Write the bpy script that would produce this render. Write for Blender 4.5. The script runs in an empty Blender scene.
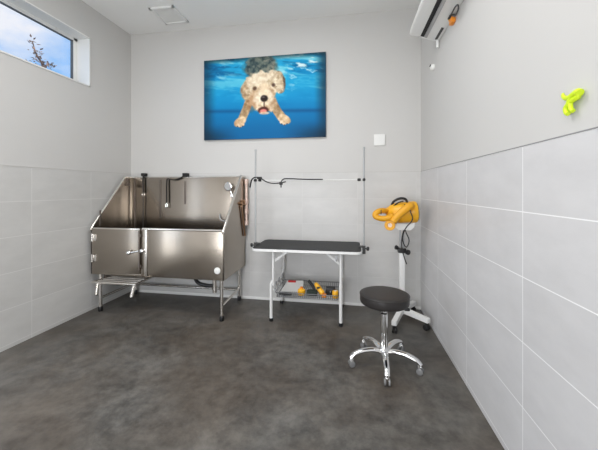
import bpy, bmesh, math, random
import numpy as np
from mathutils import Vector, Matrix, noise

random.seed(7)
S = bpy.context.scene
COL = S.collection
PI = math.pi

# ------------------------------------------------------------------ materials
def lin(v):
    v = v / 255.0
    return v / 12.92 if v <= 0.04045 else ((v + 0.055) / 1.055) ** 2.4

def rgb(r, g, b):
    return (lin(r), lin(g), lin(b), 1.0)

class NT:
    def __init__(self, name):
        self.m = bpy.data.materials.new(name)
        self.m.use_nodes = True
        self.t = self.m.node_tree
        self.b = self.t.nodes['Principled BSDF']
        self.out = self.t.nodes['Material Output']
    def n(self, kind, **kw):
        nd = self.t.nodes.new(kind)
        for k, v in kw.items():
            setattr(nd, k, v)
        return nd
    def l(self, a, b):
        self.t.links.new(a, b)
    def math(self, op, a, b=None, c=None):
        nd = self.n('ShaderNodeMath', operation=op)
        for i, v in enumerate((a, b, c)):
            if v is None:
                continue
            if isinstance(v, (int, float)):
                nd.inputs[i].default_value = v
            else:
                self.l(v, nd.inputs[i])
        return nd.outputs[0]
    def mix(self, fac, a, b):
        nd = self.n('ShaderNodeMix', data_type='RGBA')
        for sock, v in ((nd.inputs[0], fac), (nd.inputs[6], a), (nd.inputs[7], b)):
            if isinstance(v, (int, float, tuple)):
                sock.default_value = v
            else:
                self.l(v, sock)
        return nd.outputs[2]

def mat(name, col, rough=0.5, metal=0.0, var=0.06, scale=12.0, bump=0.0, bscale=60.0, stretch=(1, 1, 1), spec=0.5, coat=0.0):
    k = NT(name)
    tc = k.n('ShaderNodeTexCoord')
    mp = k.n('ShaderNodeMapping')
    mp.inputs['Scale'].default_value = stretch
    k.l(tc.outputs['Object'], mp.inputs['Vector'])
    nz = k.n('ShaderNodeTexNoise')
    nz.inputs['Scale'].default_value = scale
    nz.inputs['Detail'].default_value = 4
    k.l(mp.outputs[0], nz.inputs['Vector'])
    lo = tuple(max(0, c * (1 - var)) for c in col[:3]) + (1,)
    hi = tuple(min(1, c * (1 + var)) for c in col[:3]) + (1,)
    k.l(k.mix(nz.outputs['Fac'], lo, hi), k.b.inputs['Base Color'])
    k.b.inputs['Roughness'].default_value = rough
    k.b.inputs['Metallic'].default_value = metal
    k.b.inputs['Specular IOR Level'].default_value = spec
    k.b.inputs['Coat Weight'].default_value = coat
    if bump:
        n2 = k.n('ShaderNodeTexNoise')
        n2.inputs['Scale'].default_value = bscale
        n2.inputs['Detail'].default_value = 3
        k.l(mp.outputs[0], n2.inputs['Vector'])
        bp = k.n('ShaderNodeBump')
        bp.inputs['Strength'].default_value = bump
        bp.inputs['Distance'].default_value = 0.002
        k.l(n2.outputs['Fac'], bp.inputs['Height'])
        k.l(bp.outputs[0], k.b.inputs['Normal'])
    return k.m

def tile_mat(name, axis, off, width, col, grout):
    """large format porcelain tile in straight rows"""
    k = NT(name)
    tc = k.n('ShaderNodeTexCoord')
    sp = k.n('ShaderNodeSeparateXYZ')
    k.l(tc.outputs['Object'], sp.inputs[0])
    a = k.math('DIVIDE', k.math('ADD', sp.outputs[axis], -off + 40 * width), width)
    z = k.math('DIVIDE', k.math('ADD', sp.outputs[2], -1.572 + 10 * 0.3075), 0.3075)
    fa, fz = k.math('FRACT', a), k.math('FRACT', z)
    da = k.math('MULTIPLY', k.math('MINIMUM', fa, k.math('SUBTRACT', 1.0, fa)), width)
    dz = k.math('MULTIPLY', k.math('MINIMUM', fz, k.math('SUBTRACT', 1.0, fz)), 0.3075)
    d = k.math('MINIMUM', da, dz)
    g = k.math('LESS_THAN', d, 0.0024)
    cb = k.n('ShaderNodeCombineXYZ')
    k.l(k.math('FLOOR', a), cb.inputs[0])
    k.l(k.math('FLOOR', z), cb.inputs[1])
    wn = k.n('ShaderNodeTexWhiteNoise', noise_dimensions='3D')
    k.l(cb.outputs[0], wn.inputs['Vector'])
    ad = k.n('ShaderNodeVectorMath', operation='MULTIPLY_ADD')
    k.l(wn.outputs['Color'], ad.inputs[0])
    ad.inputs[1].default_value = (7, 7, 7)
    k.l(tc.outputs['Object'], ad.inputs[2])
    mp = k.n('ShaderNodeMapping')
    mp.inputs['Scale'].default_value = (1, 1, 2.4)
    k.l(ad.outputs[0], mp.inputs[0])
    nz = k.n('ShaderNodeTexNoise')
    nz.inputs['Scale'].default_value = 3.2
    nz.inputs['Detail'].default_value = 7
    nz.inputs['Roughness'].default_value = 0.62
    k.l(mp.outputs[0], nz.inputs['Vector'])
    rp = k.n('ShaderNodeMapRange')
    rp.inputs[1].default_value, rp.inputs[2].default_value = 0.3, 0.7
    k.l(nz.outputs['Fac'], rp.inputs[0])
    f = k.math('ADD', k.math('MULTIPLY', rp.outputs[0], 0.75), k.math('MULTIPLY', wn.outputs['Value'], 0.25))
    lo = tuple(c * 0.92 for c in col[:3]) + (1,)
    hi = tuple(c * 1.06 for c in col[:3]) + (1,)
    k.l(k.mix(g, k.mix(f, lo, hi), grout), k.b.inputs['Base Color'])
    k.l(k.math('ADD', k.math('MULTIPLY', g, 0.4), 0.42), k.b.inputs['Roughness'])
    bp = k.n('ShaderNodeBump')
    bp.inputs['Strength'].default_value = 0.25
    bp.inputs['Distance'].default_value = 0.002
    k.l(k.math('SUBTRACT', 1.0, g), bp.inputs['Height'])
    k.l(bp.outputs[0], k.b.inputs['Normal'])
    return k.m

def concrete_mat():
    k = NT('polished_concrete')
    tc = k.n('ShaderNodeTexCoord')
    n1 = k.n('ShaderNodeTexNoise'); n1.inputs['Scale'].default_value = 2.2; n1.inputs['Detail'].default_value = 8
    n1.inputs['Roughness'].default_value = 0.65; n1.inputs['Distortion'].default_value = 0.6
    n2 = k.n('ShaderNodeTexNoise'); n2.inputs['Scale'].default_value = 11; n2.inputs['Detail'].default_value = 6
    n2.inputs['Roughness'].default_value = 0.7
    n3 = k.n('ShaderNodeTexNoise'); n3.inputs['Scale'].default_value = 1.3; n3.inputs['Detail'].default_value = 2
    n3m = k.n('ShaderNodeMapRange'); n3m.inputs[1].default_value = 0.38; n3m.inputs[2].default_value = 0.60
    k.l(n3.outputs['Fac'], n3m.inputs[0])
    for n in (n1, n2, n3):
        k.l(tc.outputs['Object'], n.inputs['Vector'])
    r1 = k.n('ShaderNodeMapRange'); r1.inputs[1].default_value = 0.38; r1.inputs[2].default_value = 0.66
    k.l(n1.outputs['Fac'], r1.inputs[0])
    r2 = k.n('ShaderNodeMapRange'); r2.inputs[1].default_value = 0.38; r2.inputs[2].default_value = 0.62
    k.l(n2.outputs['Fac'], r2.inputs[0])
    f = k.math('ADD', k.math('MULTIPLY', r1.outputs[0], 0.55), k.math('MULTIPLY', r2.outputs[0], 0.45))
    warm = k.mix(n3m.outputs[0], FLOOR_LO, FLOOR_WARM)
    k.l(k.mix(f, warm, k.mix(n3m.outputs[0], FLOOR_HI, (0.140, 0.122, 0.102, 1))), k.b.inputs['Base Color'])
    k.l(k.math('ADD', k.math('MULTIPLY', r2.outputs[0], 0.15), 0.38), k.b.inputs['Roughness'])
    k.b.inputs['Specular IOR Level'].default_value = 0.4
    return k.m

FLOOR_LO = (0.052, 0.050, 0.046, 1)
FLOOR_WARM = (0.050, 0.041, 0.033, 1)
FLOOR_HI = (0.178, 0.170, 0.156, 1)

M = {}
M['paint'] = mat('painted_plaster', (0.59, 0.582, 0.567, 1), 0.6, var=0.012, scale=2.0, bump=0.04, bscale=160)
M['ceil'] = mat('ceiling_paint', (0.86, 0.86, 0.845, 1), 0.7, var=0.012, scale=2.0)
M['tile_x'] = tile_mat('tile_long_wall', 0, 0.808 - 0.05, 0.66, (0.595, 0.59, 0.578), (0.645, 0.64, 0.63, 1))
M['tile_r'] = tile_mat('tile_right_wall', 1, 2.935, 0.683, (0.61, 0.605, 0.61), (0.88, 0.88, 0.88, 1))
M['tile_l'] = tile_mat('tile_left_wall', 1, 2.975, 0.645, (0.58, 0.575, 0.56), (0.70, 0.695, 0.68, 1))
M['concrete'] = concrete_mat()
M['trim'] = mat('tile_edge_metal', (0.30, 0.30, 0.30, 1), 0.4, 0.2)
M['trim_pale'] = mat('pale_tile_edge', (0.52, 0.51, 0.49, 1), 0.5)
M['white'] = mat('white_plastic', (0.82, 0.82, 0.80, 1), 0.4, var=0.02)
M['white_metal'] = mat('white_enamel', (0.80, 0.80, 0.79, 1), 0.3, var=0.02)
M['grey_plastic'] = mat('grey_plastic', (0.42, 0.42, 0.42, 1), 0.4)
M['steel'] = mat('brushed_steel', (0.40, 0.355, 0.305, 1), 0.23, 1.0, var=0.10, scale=5, bump=0.8, bscale=1.7)
M['steel_b'] = mat('bright_steel', (0.78, 0.75, 0.71, 1), 0.22, 1.0, var=0.03)
M['steel_d'] = mat('steel_seam', (0.20, 0.17, 0.15, 1), 0.4, 0.8)
M['chrome'] = mat('chrome', (0.86, 0.86, 0.86, 1), 0.10, 1.0, var=0.02)
M['zinc'] = mat('zinc_tube', (0.42, 0.43, 0.44, 1), 0.4, 0.5, var=0.03)
M['table_white'] = mat('powder_coated_tube', (0.74, 0.74, 0.73, 1), 0.35, var=0.02)
M['black'] = mat('black_plastic', (0.012, 0.012, 0.013, 1), 0.45, var=0.2)
M['rubber'] = mat('ribbed_rubber', (0.020, 0.021, 0.022, 1), 0.6, var=0.2, scale=40, bump=0.3, bscale=220)
M['vinyl'] = mat('black_vinyl', (0.028, 0.025, 0.024, 1), 0.42, var=0.15, scale=20, bump=0.12, bscale=260, spec=0.35)
M['nylon'] = mat('black_nylon', (0.013, 0.012, 0.012, 1), 0.75, var=0.3, scale=80)
M['copper'] = mat('copper_pipe', (0.80, 0.62, 0.54, 1), 0.35, 0.6, var=0.12, scale=9)
M['brass'] = mat('aged_brass', (0.40, 0.24, 0.14, 1), 0.4, 0.8, var=0.2)
M['yellow'] = mat('yellow_plastic', (0.88, 0.45, 0.018, 1), 0.35, var=0.04)
M['orange'] = mat('orange_plastic', (0.85, 0.28, 0.02, 1), 0.4, var=0.06)
M['hose'] = mat('ribbed_yellow_hose', (0.78, 0.37, 0.012, 1), 0.45, var=0.08, scale=50)
M['lime'] = mat('lime_plastic', (0.66, 0.86, 0.02, 1), 0.4, var=0.05)
M['red'] = mat('red_print', (0.55, 0.03, 0.03, 1), 0.5)
M['cord'] = mat('black_cord', (0.018, 0.018, 0.018, 1), 0.5)
M['dark_grey'] = mat('charcoal_plastic', (0.05, 0.05, 0.05, 1), 0.5)
M['caster_grey'] = mat('smoky_caster', (0.20, 0.20, 0.20, 1), 0.25)
M['wire'] = mat('dark_wire', (0.16, 0.165, 0.17, 1), 0.4, 0.5)
M['grey_gasket'] = mat('grey_gasket', (0.12, 0.13, 0.14, 1), 0.6)
M['green_black'] = mat('dark_green_bristle', (0.018, 0.03, 0.022, 1), 0.7, var=0.4, scale=60)
M['bark'] = mat('twig_bark', (0.22, 0.13, 0.09, 1), 0.8, var=0.3)
M['leaf'] = mat('russet_leaf', (0.42, 0.25, 0.17, 1), 0.6, var=0.35, scale=9)
M['soil'] = mat('gravel_ground', (0.25, 0.23, 0.20, 1), 0.9, var=0.3, scale=8)
M['canvas_edge'] = mat('canvas_edge', (0.02, 0.07, 0.12, 1), 0.6)

def glass_mat():
    k = NT('window_glass')
    tr = k.n('ShaderNodeBsdfTransparent')
    gl = k.n('ShaderNodeBsdfGlossy'); gl.inputs['Roughness'].default_value = 0.02
    lw = k.n('ShaderNodeLayerWeight'); lw.inputs['Blend'].default_value = 0.5
    mx = k.n('ShaderNodeMixShader')
    k.l(k.math('MULTIPLY_ADD', k.math('POWER', lw.outputs['Facing'], 5.0), 0.5, 0.04), mx.inputs[0]); k.l(tr.outputs[0], mx.inputs[1]); k.l(gl.outputs[0], mx.inputs[2])
    k.l(mx.outputs[0], k.out.inputs['Surface'])
    return k.m
M['glass'] = glass_mat()

def print_mat():
    k = NT('printed_canvas')
    at = k.n('ShaderNodeAttribute'); at.attribute_name = 'print'
    k.l(at.outputs['Color'], k.b.inputs['Base Color'])
    k.b.inputs['Roughness'].default_value = 0.65
    k.b.inputs['Specular IOR Level'].default_value = 0.2
    return k.m
M['print'] = print_mat()

# ------------------------------------------------------------------ mesh helpers
def box(bm, x0, x1, y0, y1, z0, z1, bev=0.0, seg=2):
    g = bmesh.ops.create_cube(bm, size=1.0)
    vs = g['verts']
    for v in vs:
        v.co = Vector((x0 + (v.co.x + .5) * (x1 - x0), y0 + (v.co.y + .5) * (y1 - y0), z0 + (v.co.z + .5) * (z1 - z0)))
    if bev > 0:
        es = list({e for v in vs for e in v.link_edges})
        bmesh.ops.bevel(bm, geom=es, offset=bev, segments=seg, affect='EDGES', profile=0.6)
    return bm

def frame_of(t):
    t = t.normalized()
    a = Vector((0, 0, 1)) if abs(t.z) < 0.9 else Vector((1, 0, 0))
    u = t.cross(a).normalized()
    return u, t.cross(u).normalized()

def tube(bm, pts, r, seg=10, caps=True, flat=None):
    """sweep a circle (or flattened circle) along pts; r may be a list"""
    pts = [Vector(p) for p in pts]
    n = len(pts)
    rs = r if isinstance(r, (list, tuple)) else [r] * n
    tans = []
    for i in range(n):
        a = pts[max(0, i - 1)]; b = pts[min(n - 1, i + 1)]
        tans.append((b - a).normalized())
    u, w = frame_of(tans[0])
    rings = []
    for i in range(n):
        t = tans[i]
        u = (u - t * u.dot(t))
        if u.length < 1e-6:
            u, _ = frame_of(t)
        u.normalize()
        w = t.cross(u)
        ring = []
        for k in range(seg):
            a = 2 * PI * k / seg
            fx, fy = (1, 1) if flat is None else flat
            ring.append(bm.verts.new(pts[i] + u * (math.cos(a) * rs[i] * fx) + w * (math.sin(a) * rs[i] * fy)))
        rings.append(ring)
    for i in range(n - 1):
        for k in range(seg):
            k2 = (k + 1) % seg
            bm.faces.new((rings[i][k], rings[i][k2], rings[i + 1][k2], rings[i + 1][k]))
    if caps:
        bm.faces.new(list(reversed(rings[0]))); bm.faces.new(rings[-1])
    return bm

def spline(pts, n=8):
    """Catmull-Rom through pts"""
    P = [Vector(p) for p in pts]
    P = [P[0] * 2 - P[1]] + P + [P[-1] * 2 - P[-2]]
    out = []
    for i in range(1, len(P) - 2):
        for k in range(n):
            t = k / n
            a, b, c, d = P[i - 1], P[i], P[i + 1], P[i + 2]
            out.append(0.5 * ((2 * b) + (c - a) * t + (2 * a - 5 * b + 4 * c - d) * t * t + (3 * b - a - 3 * c + d) * t ** 3))
    out.append(P[-2])
    return out

def lathe(bm, origin, axis, prof, seg=24, close=True):
    """prof: list of (distance along axis, radius)"""
    o = Vector(origin); ax = Vector(axis).normalized()
    u, w = frame_of(ax)
    rings = []
    for d, r in prof:
        rings.append([bm.verts.new(o + ax * d + (u * math.cos(2 * PI * k / seg) + w * math.sin(2 * PI * k / seg)) * max(r, 1e-4)) for k in range(seg)])
    for i in range(len(rings) - 1):
        for k in range(seg):
            k2 = (k + 1) % seg
            bm.faces.new((rings[i][k], rings[i][k2], rings[i + 1][k2], rings[i + 1][k]))
    if close:
        bm.faces.new(list(reversed(rings[0]))); bm.faces.new(rings[-1])
    return bm

def prism(bm, poly, vec, bev=0.0):
    """poly: closed list of 3D points; extruded by vec"""
    vec = Vector(vec)
    a = [bm.verts.new(Vector(p)) for p in poly]
    b = [bm.verts.new(Vector(p) + vec) for p in poly]
    n = len(poly)
    bm.faces.new(list(reversed(a))); bm.faces.new(b)
    for i in range(n):
        j = (i + 1) % n
        bm.faces.new((a[i], a[j], b[j], b[i]))
    if bev > 0:
        es = list({e for v in a + b for e in v.link_edges})
        bmesh.ops.bevel(bm, geom=es, offset=bev, segments=2, affect='EDGES')
    return bm

def B():
    return bmesh.new()

def root_loc(o):
    while o.parent:
        o = o.parent
    return Vector(o.location)

def obj(name, bm, m, parent=None, loc=None, sharp=0.7, label=None):
    """link bm (built in room coordinates) as ONE mesh object"""
    bmesh.ops.recalc_face_normals(bm, faces=bm.faces[:])
    off = root_loc(parent) if parent else (Vector(loc) if loc else Vector((0, 0, 0)))
    bmesh.ops.translate(bm, verts=bm.verts[:], vec=-off)
    me = bpy.data.meshes.new(name)
    bm.to_mesh(me); bm.free()
    me.materials.append(M[m] if isinstance(m, str) else m)
    for p in me.polygons:
        p.use_smooth = True
    me.set_sharp_from_angle(angle=sharp)
    o = bpy.data.objects.new(name, me)
    COL.objects.link(o)
    if parent:
        o.parent = parent
    else:
        o.location = off
    if label:
        o['label'] = label
    return o

def thing(name, label, cat, loc, group=None):
    o = bpy.data.objects.new(name, None)
    o.empty_display_size = 0.05
    o.location = loc
    COL.objects.link(o)
    return tag(o, label, cat, group)

def tag(o, label, cat, group=None):
    o['label'] = label; o['category'] = cat
    if group:
        o['group'] = group
    return o

def struct(name, bm, m, parent=None, sharp=0.7):
    o = obj(name, bm, m, parent, sharp=sharp)
    o['kind'] = 'structure'
    return o

# ------------------------------------------------------------------ the room
XL, XR, YB, YF, ZC = -2.893, 0.808, 3.61, -1.7, 3.45
TT = 1.572
struct('floor', box(B(), XL - 0.2, XR + 0.2, YF - 0.2, YB + 0.2, -0.1, 0.0), 'concrete')
struct('ceiling', box(B(), XL - 0.2, XR + 0.2, YF - 0.2, YB + 0.2, ZC, ZC + 0.12), 'ceil')
wb = struct('wall_back', box(B(), XL - 0.2, XR + 0.2, YB + 0.006, YB + 0.2, 0, ZC), 'paint')
struct('tile_cladding', box(B(), XL, XR, YB, YB + 0.006, 0, TT), 'tile_x', wb)
wr = struct('wall_right', box(B(), XR + 0.006, XR + 0.2, YF - 0.2, YB + 0.006, 0, ZC), 'paint')
struct('tile_cladding', box(B(), XR, XR + 0.006, YF, YB, 0, TT), 'tile_r', wr)

# left wall: a high strip window and, out of view, an added side window
WY0, WY1, WZ0, WZ1 = 1.35, 2.962, 2.53, 3.085
SY0, SY1, SZ0, SZ1 = 1.00, 1.90, 0.25, 2.25      # added side window, out of view
DX0, DX1, DZ = -2.25, -0.15, 2.35                  # added glazed door in the unseen front wall
bm = B()
xo, xi = XL - 0.21, XL - 0.006
for (y0, y1, z0, z1) in ((YF - 0.2, SY0, 0, ZC), (SY0, SY1, 0, SZ0), (SY0, WY0, SZ1, ZC), (WY0, SY1, SZ1, WZ0), (SY1, WY1, 0, WZ0), (WY0, WY1, WZ1, ZC), (WY1, YB + 0.006, 0, ZC)):
    box(bm, xo, xi, y0, y1, z0, z1)
wl = struct('wall_left', bm, 'paint')
bm = B()
box(bm, xi, XL, YF, SY0 - 0.04, 0, TT)
box(bm, xi, XL, SY1 + 0.04, YB, 0, TT)
struct('tile_cladding', bm, 'tile_l', wl)
bm = B()
for a, b_ in ((YF, SY0 - 0.04), (SY1 + 0.04, YB)):
    box(bm, xi, XL + 0.003, a, b_, TT, TT + 0.007)
struct('trim_1', bm, 'trim_pale')
struct('trim_2', box(B(), XR - 0.002, XR + 0.006, YF, YB, TT, TT + 0.005), 'trim')
struct('trim_3', box(B(), XL, XR, YB - 0.002, YB + 0.006, TT, TT + 0.006), 'trim_pale')
struct('baseboard_back', box(B(), XL, XR, YB - 0.008, YB, 0, 0.03, 0.002), 'white')

# window_1 : white liner, frame, gasket, pane
bm = B()
t = 0.012
xg = XL - 0.165
box(bm, xg, XL + 0.004, WY1 - t, WY1, WZ0, WZ1); box(bm, xg, XL + 0.004, WY0, WY0 + t, WZ0, WZ1)
box(bm, xg, XL + 0.004, WY0, WY1, WZ1 - t, WZ1); box(bm, xg, XL + 0.004, WY0, WY1, WZ0, WZ0 + t)
w1 = struct('window_1', bm, 'white')
bm = B()
fx0, fx1 = xg - 0.03, xg + 0.012
f = 0.045
box(bm, fx0, fx1, WY1 - t - f, WY1, WZ0, WZ1, 0.004); box(bm, fx0, fx1, WY0, WY0 + t + f, WZ0, WZ1, 0.004)
box(bm, fx0, fx1, WY0, WY1, WZ1 - t - 0.03, WZ1, 0.004); box(bm, fx0, fx1, WY0, WY1, WZ0, WZ0 + t + f, 0.004)
fr = struct('window_frame', bm, 'white', w1)
bm = B()
g0, g1, h0, h1 = WY0 + t + f, WY1 - t - f, WZ0 + t + f, WZ1 - t - 0.03
for (a, b_, c, d) in ((g1 - 0.008, g1, h0, h1), (g0, g0 + 0.008, h0, h1), (g0, g1, h1 - 0.006, h1), (g0, g1, h0, h0 + 0.008)):
    box(bm, fx0 + 0.006, fx1 - 0.008, a, b_, c, d)
struct('gasket', bm, 'grey_gasket', w1)
struct('window_pane', box(B(), fx0 + 0.014, fx0 + 0.020, g0, g1, h0, h1), 'glass', w1)

# unseen_window : guessed two-light side window out of view, added to supply daylight
bm = B()
for (a, b_, c, d) in ((SY0, SY0 + .05, SZ0, SZ1), (SY1 - .05, SY1, SZ0, SZ1), ((SY0 + SY1) / 2 - .04, (SY0 + SY1) / 2 + .04, SZ0, SZ1), (SY0, SY1, SZ0, SZ0 + .05), (SY0, SY1, SZ1 - .05, SZ1)):
    box(bm, xo + 0.05, xo + 0.10, a, b_, c, d, 0.004)
w2 = struct('unseen_window', bm, 'white')
struct('window_pane', box(B(), xo + 0.070, xo + 0.076, SY0 + .04, SY1 - .04, SZ0 + .04, SZ1 - .04), 'glass', w2)
# wall_front with a guessed glazed double door, added to supply daylight
bm = B()
for (x0, x1, z0, z1) in ((XL - 0.2, DX0, 0, ZC), (DX0, DX1, DZ, ZC), (DX1, XR + 0.2, 0, ZC)):
    box(bm, x0, x1, YF - 0.2, YF, z0, z1)
struct('wall_front', bm, 'paint')
mid = (DX0 + DX1) / 2
bm = B()
for (a, b_) in ((DX0, DX0 + 0.08), (mid - 0.06, mid + 0.06), (DX1 - 0.08, DX1)):
    box(bm, a, b_, YF - .13, YF - .07, 0, DZ, 0.004)
box(bm, DX0, DX1, YF - .13, YF - .07, DZ - .09, DZ, 0.004); box(bm, DX0, DX1, YF - .13, YF - .07, 0, .14, 0.004)
d1 = struct('unseen_door', bm, 'dark_grey')
for a, b_ in ((DX0 + .07, mid - .05), (mid + .05, DX1 - .07)):
    struct('door_pane', box(B(), a, b_, YF - .103, YF - .097, .13, DZ - .08), 'glass', d1)
for xx in (mid - 0.1, mid + 0.1):
    bm = B(); tube(bm, [(xx, YF - .07, 0.9), (xx, YF - .02, 0.9), (xx, YF - .02, 1.3), (xx, YF - .07, 1.3)], 0.011)
    struct('door_handle', bm, 'chrome', d1)
bm = B(); box(bm, -14, XL - 0.2, -8, 12, -0.14, -0.02); box(bm, XL - 0.2, 8, -8, YF - .2, -0.14, -0.02)
struct('ground', bm, 'soil')

# ------------------------------------------------------------------ ceiling vent
vt = thing('ceiling_vent', 'square white exhaust vent grille in the ceiling at the upper left', 'vent', (-2.1, 3.265, ZC))
vx0, vx1, vy0, vy1 = -2.262, -1.952, 3.10, 3.43
zb = ZC - 0.022
bm = B()
for (a, b_, c, d) in ((vx0, vx1, vy0, vy0 + .03), (vx0, vx1, vy1 - .03, vy1), (vx0, vx0 + .03, vy0, vy1), (vx1 - .03, vx1, vy0, vy1)):
    box(bm, a, b_, c, d, zb, ZC, 0.004)
obj('frame', bm, 'white', vt)
bm = B()
for i in range(14):
    y = vy0 + 0.042 + i * (vy1 - vy0 - 0.084) / 13
    prism(bm, [(vx0 + .03, y - .012, zb + .006), (vx0 + .03, y + .010, zb + .011), (vx0 + .03, y + .010, zb + .014), (vx0 + .03, y - .012, zb + .009)], (vx1 - vx0 - .06, 0, 0))
obj('grille', bm, 'white', vt)
obj('duct_plate', box(B(), vx0 + .03, vx1 - .03, vy0 + .03, vy1 - .03, ZC - 0.0025, ZC), 'white', vt)

# ------------------------------------------------------------------ dog bathing tub
T = thing('dog_bathing_tub', 'stainless steel dog bathing tub with hinged door, on legs in the left corner', 'bathtub', (-2.065, 3.26, 0))
tx0, tx1, ty0, ty1 = -2.85, -1.275, 2.93, 3.575
zb0, zr, zt = 0.424, 0.942, 1.528
th = 0.014
# basin : floor, front skirt, back to rim height
bm = B()
box(bm, tx0 + .002, tx1 - .002, ty0 + .016, ty1 - .016, zb0 + .004, zb0 + 0.05, 0.003)
box(bm, tx0 + 0.70, tx1, ty0, ty0 + th, zb0, zr, 0.003)
box(bm, tx0, tx0 + 0.025, ty0, ty0 + th, zb0, zr, 0.003)
box(bm, tx0 + 0.62, tx0 + 0.70, ty0, ty0 + th, zb0, zr, 0.003)
box(bm, tx0 + 0.02, tx0 + 0.63, ty0, ty0 + th, zb0, zb0 + 0.03, 0.003)
obj('basin', bm, 'steel', T)
obj('back_panel', box(B(), tx0, tx1, ty1 - th, ty1, zb0, zt, 0.003), 'steel', T)
yk = 3.435
for x in (tx0, tx1 - th):
    bm = B()
    prism(bm, [(x, ty0, zb0), (x, ty1, zb0), (x, ty1, zt), (x, yk, zt), (x, ty0, zr)], (th, 0, 0), 0.002)
    obj('side_panel', bm, 'steel', T)
# rolled tube edges
for x in (tx0 + th / 2, tx1 - th / 2):
    bm = B()
    tube(bm, spline([(x, ty0, zr - 0.02), (x, ty0 + 0.012, zr + 0.012), (x, (ty0 + yk) / 2, (zr + zt) / 2), (x, yk - 0.02, zt - 0.022), (x, yk + 0.02, zt), (x, ty1, zt)], 6), 0.0145, 12)
    obj('side_rail', bm, 'steel_b', T)
bm = B(); tube(bm, [(tx0 + 0.64, ty0 + 0.004, zr), (tx1, ty0 + 0.004, zr)], 0.013, 12)
obj('front_rail', bm, 'steel_b', T)
bm = B(); tube(bm, [(tx0, ty1 - 0.007, zt), (tx1, ty1 - 0.007, zt)], 0.010, 12)
obj('back_rail', bm, 'steel_b', T)
# narrow dark strips down the back panel
for x, z0, z1 in ((-2.425, 1.0, 1.50), (-2.075, 1.18, 1.48), (-1.80, 1.20, 1.46)):
    if x == -1.80:
        continue
    bm = B(); box(bm, x - 0.011, x + 0.011, ty1 - th - 0.006, ty1 - th + 0.001, z0, z1, 0.002)
    obj('panel_strip', bm, 'steel_d', T, label='narrow dark strip')
bm = B()
box(bm, -2.800, -2.785, ty1 - th - 0.012, ty1 - th, 0.50, 1.515, 0.002)
obj('corner_seam', bm, 'steel_d', T, label='dark corner seam')
# tether eye on the left panel
bm = B(); box(bm, tx0 + th, tx0 + th + 0.01, 3.455, 3.485, 1.44, 1.505, 0.003)
lathe(bm, (tx0 + th + 0.004, 3.47, 1.435), (1, 0, 0), [(0, 0.02), (0.02, 0.02), (0.022, 0.012)], 14)
obj('tether_eye', bm, 'steel_d', T)
bm = B(); box(bm, tx0 + th, tx0 + th + 0.006, 3.03, 3.05, 0.95, 1.13, 0.002)
obj('panel_bracket', bm, 'steel_d', T)
# door
bm = B()
dx0, dx1 = tx0 + 0.028, tx0 + 0.613
box(bm, dx0, dx1, ty0 - 0.006, ty0 + 0.012, zb0 + 0.025, zr - 0.006, 0.004)
D = obj('door', bm, 'steel', T)
bm = B()
box(bm, dx0, dx1, ty0 - 0.008, ty0 + 0.014, zr - 0.012, zr + 0.004, 0.004)
obj('door_edge', bm, 'steel_b', D)
for z in (0.835, 0.607):
    bm = B()
    tube(bm, [(tx0 + 0.03, ty0 - 0.014, z - 0.042), (tx0 + 0.03, ty0 - 0.014, z + 0.042)], 0.011, 10)
    box(bm, tx0 + 0.004, tx0 + 0.075, ty0 - 0.010, ty0 - 0.004, z - 0.035, z + 0.035, 0.002)
    obj('hinge', bm, 'steel_b', D)
bm = B()
tube(bm, [(-2.237, ty0 - 0.018, 0.50), (-2.237, ty0 - 0.018, 0.925)], 0.008, 10)
for z in (0.54, 0.705, 0.87):
    box(bm, -2.255, -2.219, ty0 - 0.016, ty0 - 0.003, z - 0.014, z + 0.014, 0.003)
obj('latch_rod', bm, 'steel_d', D, label='dark vertical latch rod')
bm = B()
tube(bm, [(-2.237, ty0 - 0.024, 0.705), (-2.325, ty0 - 0.036, 0.690)], 0.009, 10)
lathe(bm, (-2.345, ty0 - 0.038, 0.688), (1, 0.1, 0.1), [(-.026, .006), (-.02, .018), (0, .025), (.018, .019), (.026, .008)], 16)
lathe(bm, (-2.205, ty0 - 0.020, 0.707), (0, 1, 0), [(-.018, .008), (-.012, .02), (0.01, .022), (.02, .012)], 16)
obj('latch_handle', bm, 'chrome', D)
bm = B(); box(bm, -2.185, -2.150, ty0 - 0.007, ty0 + 0.002, zb0 + 0.01, zr - 0.01, 0.003)
obj('door_post', bm, 'steel_b', T)
bm = B(); lathe(bm, (-1.346, ty0 + 0.002, 0.527), (0, -1, 0), [(0, 0.034), (0.008, 0.034), (0.012, 0.028), (0.012, 0.012), (0.016, 0.010)], 24)
obj('drain_knob', bm, 'white', T, label='round white knob')
# legs
for x, y in ((tx0 + 0.085, ty0 + 0.04), (tx1 - 0.035, ty0 - 0.005 + 0.03), (tx0 + 0.085, ty1 - 0.04), (tx1 - 0.065, ty1 - 0.035)):
    bm = B(); tube(bm, [(x, y, 0.03), (x, y, zb0 + 0.004)], 0.019, 14)
    lg = obj('leg', bm, 'steel_b', T)
    bm = B(); lathe(bm, (x, y, 0), (0, 0, 1), [(0, .021), (.004, .024), (.04, .024), (.055, .019)], 14)
    obj('foot', bm, 'black', lg, label='black rubber foot')
for x0, y0, x1, y1, z in ((tx1 - 0.035, ty0 + 0.025, tx1 - 0.065, ty1 - 0.035, 0.15), (tx0 + 0.085, ty0 + 0.04, tx0 + 0.085, ty1 - 0.04, 0.15), (tx0 + 0.085, ty1 - 0.04, tx1 - 0.065, ty1 - 0.035, 0.13)):
    bm = B(); tube(bm, [(x0, y0, z), (x1, y1, z)], 0.014, 12)
    obj('leg_brace', bm, 'steel_b', T)
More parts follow.
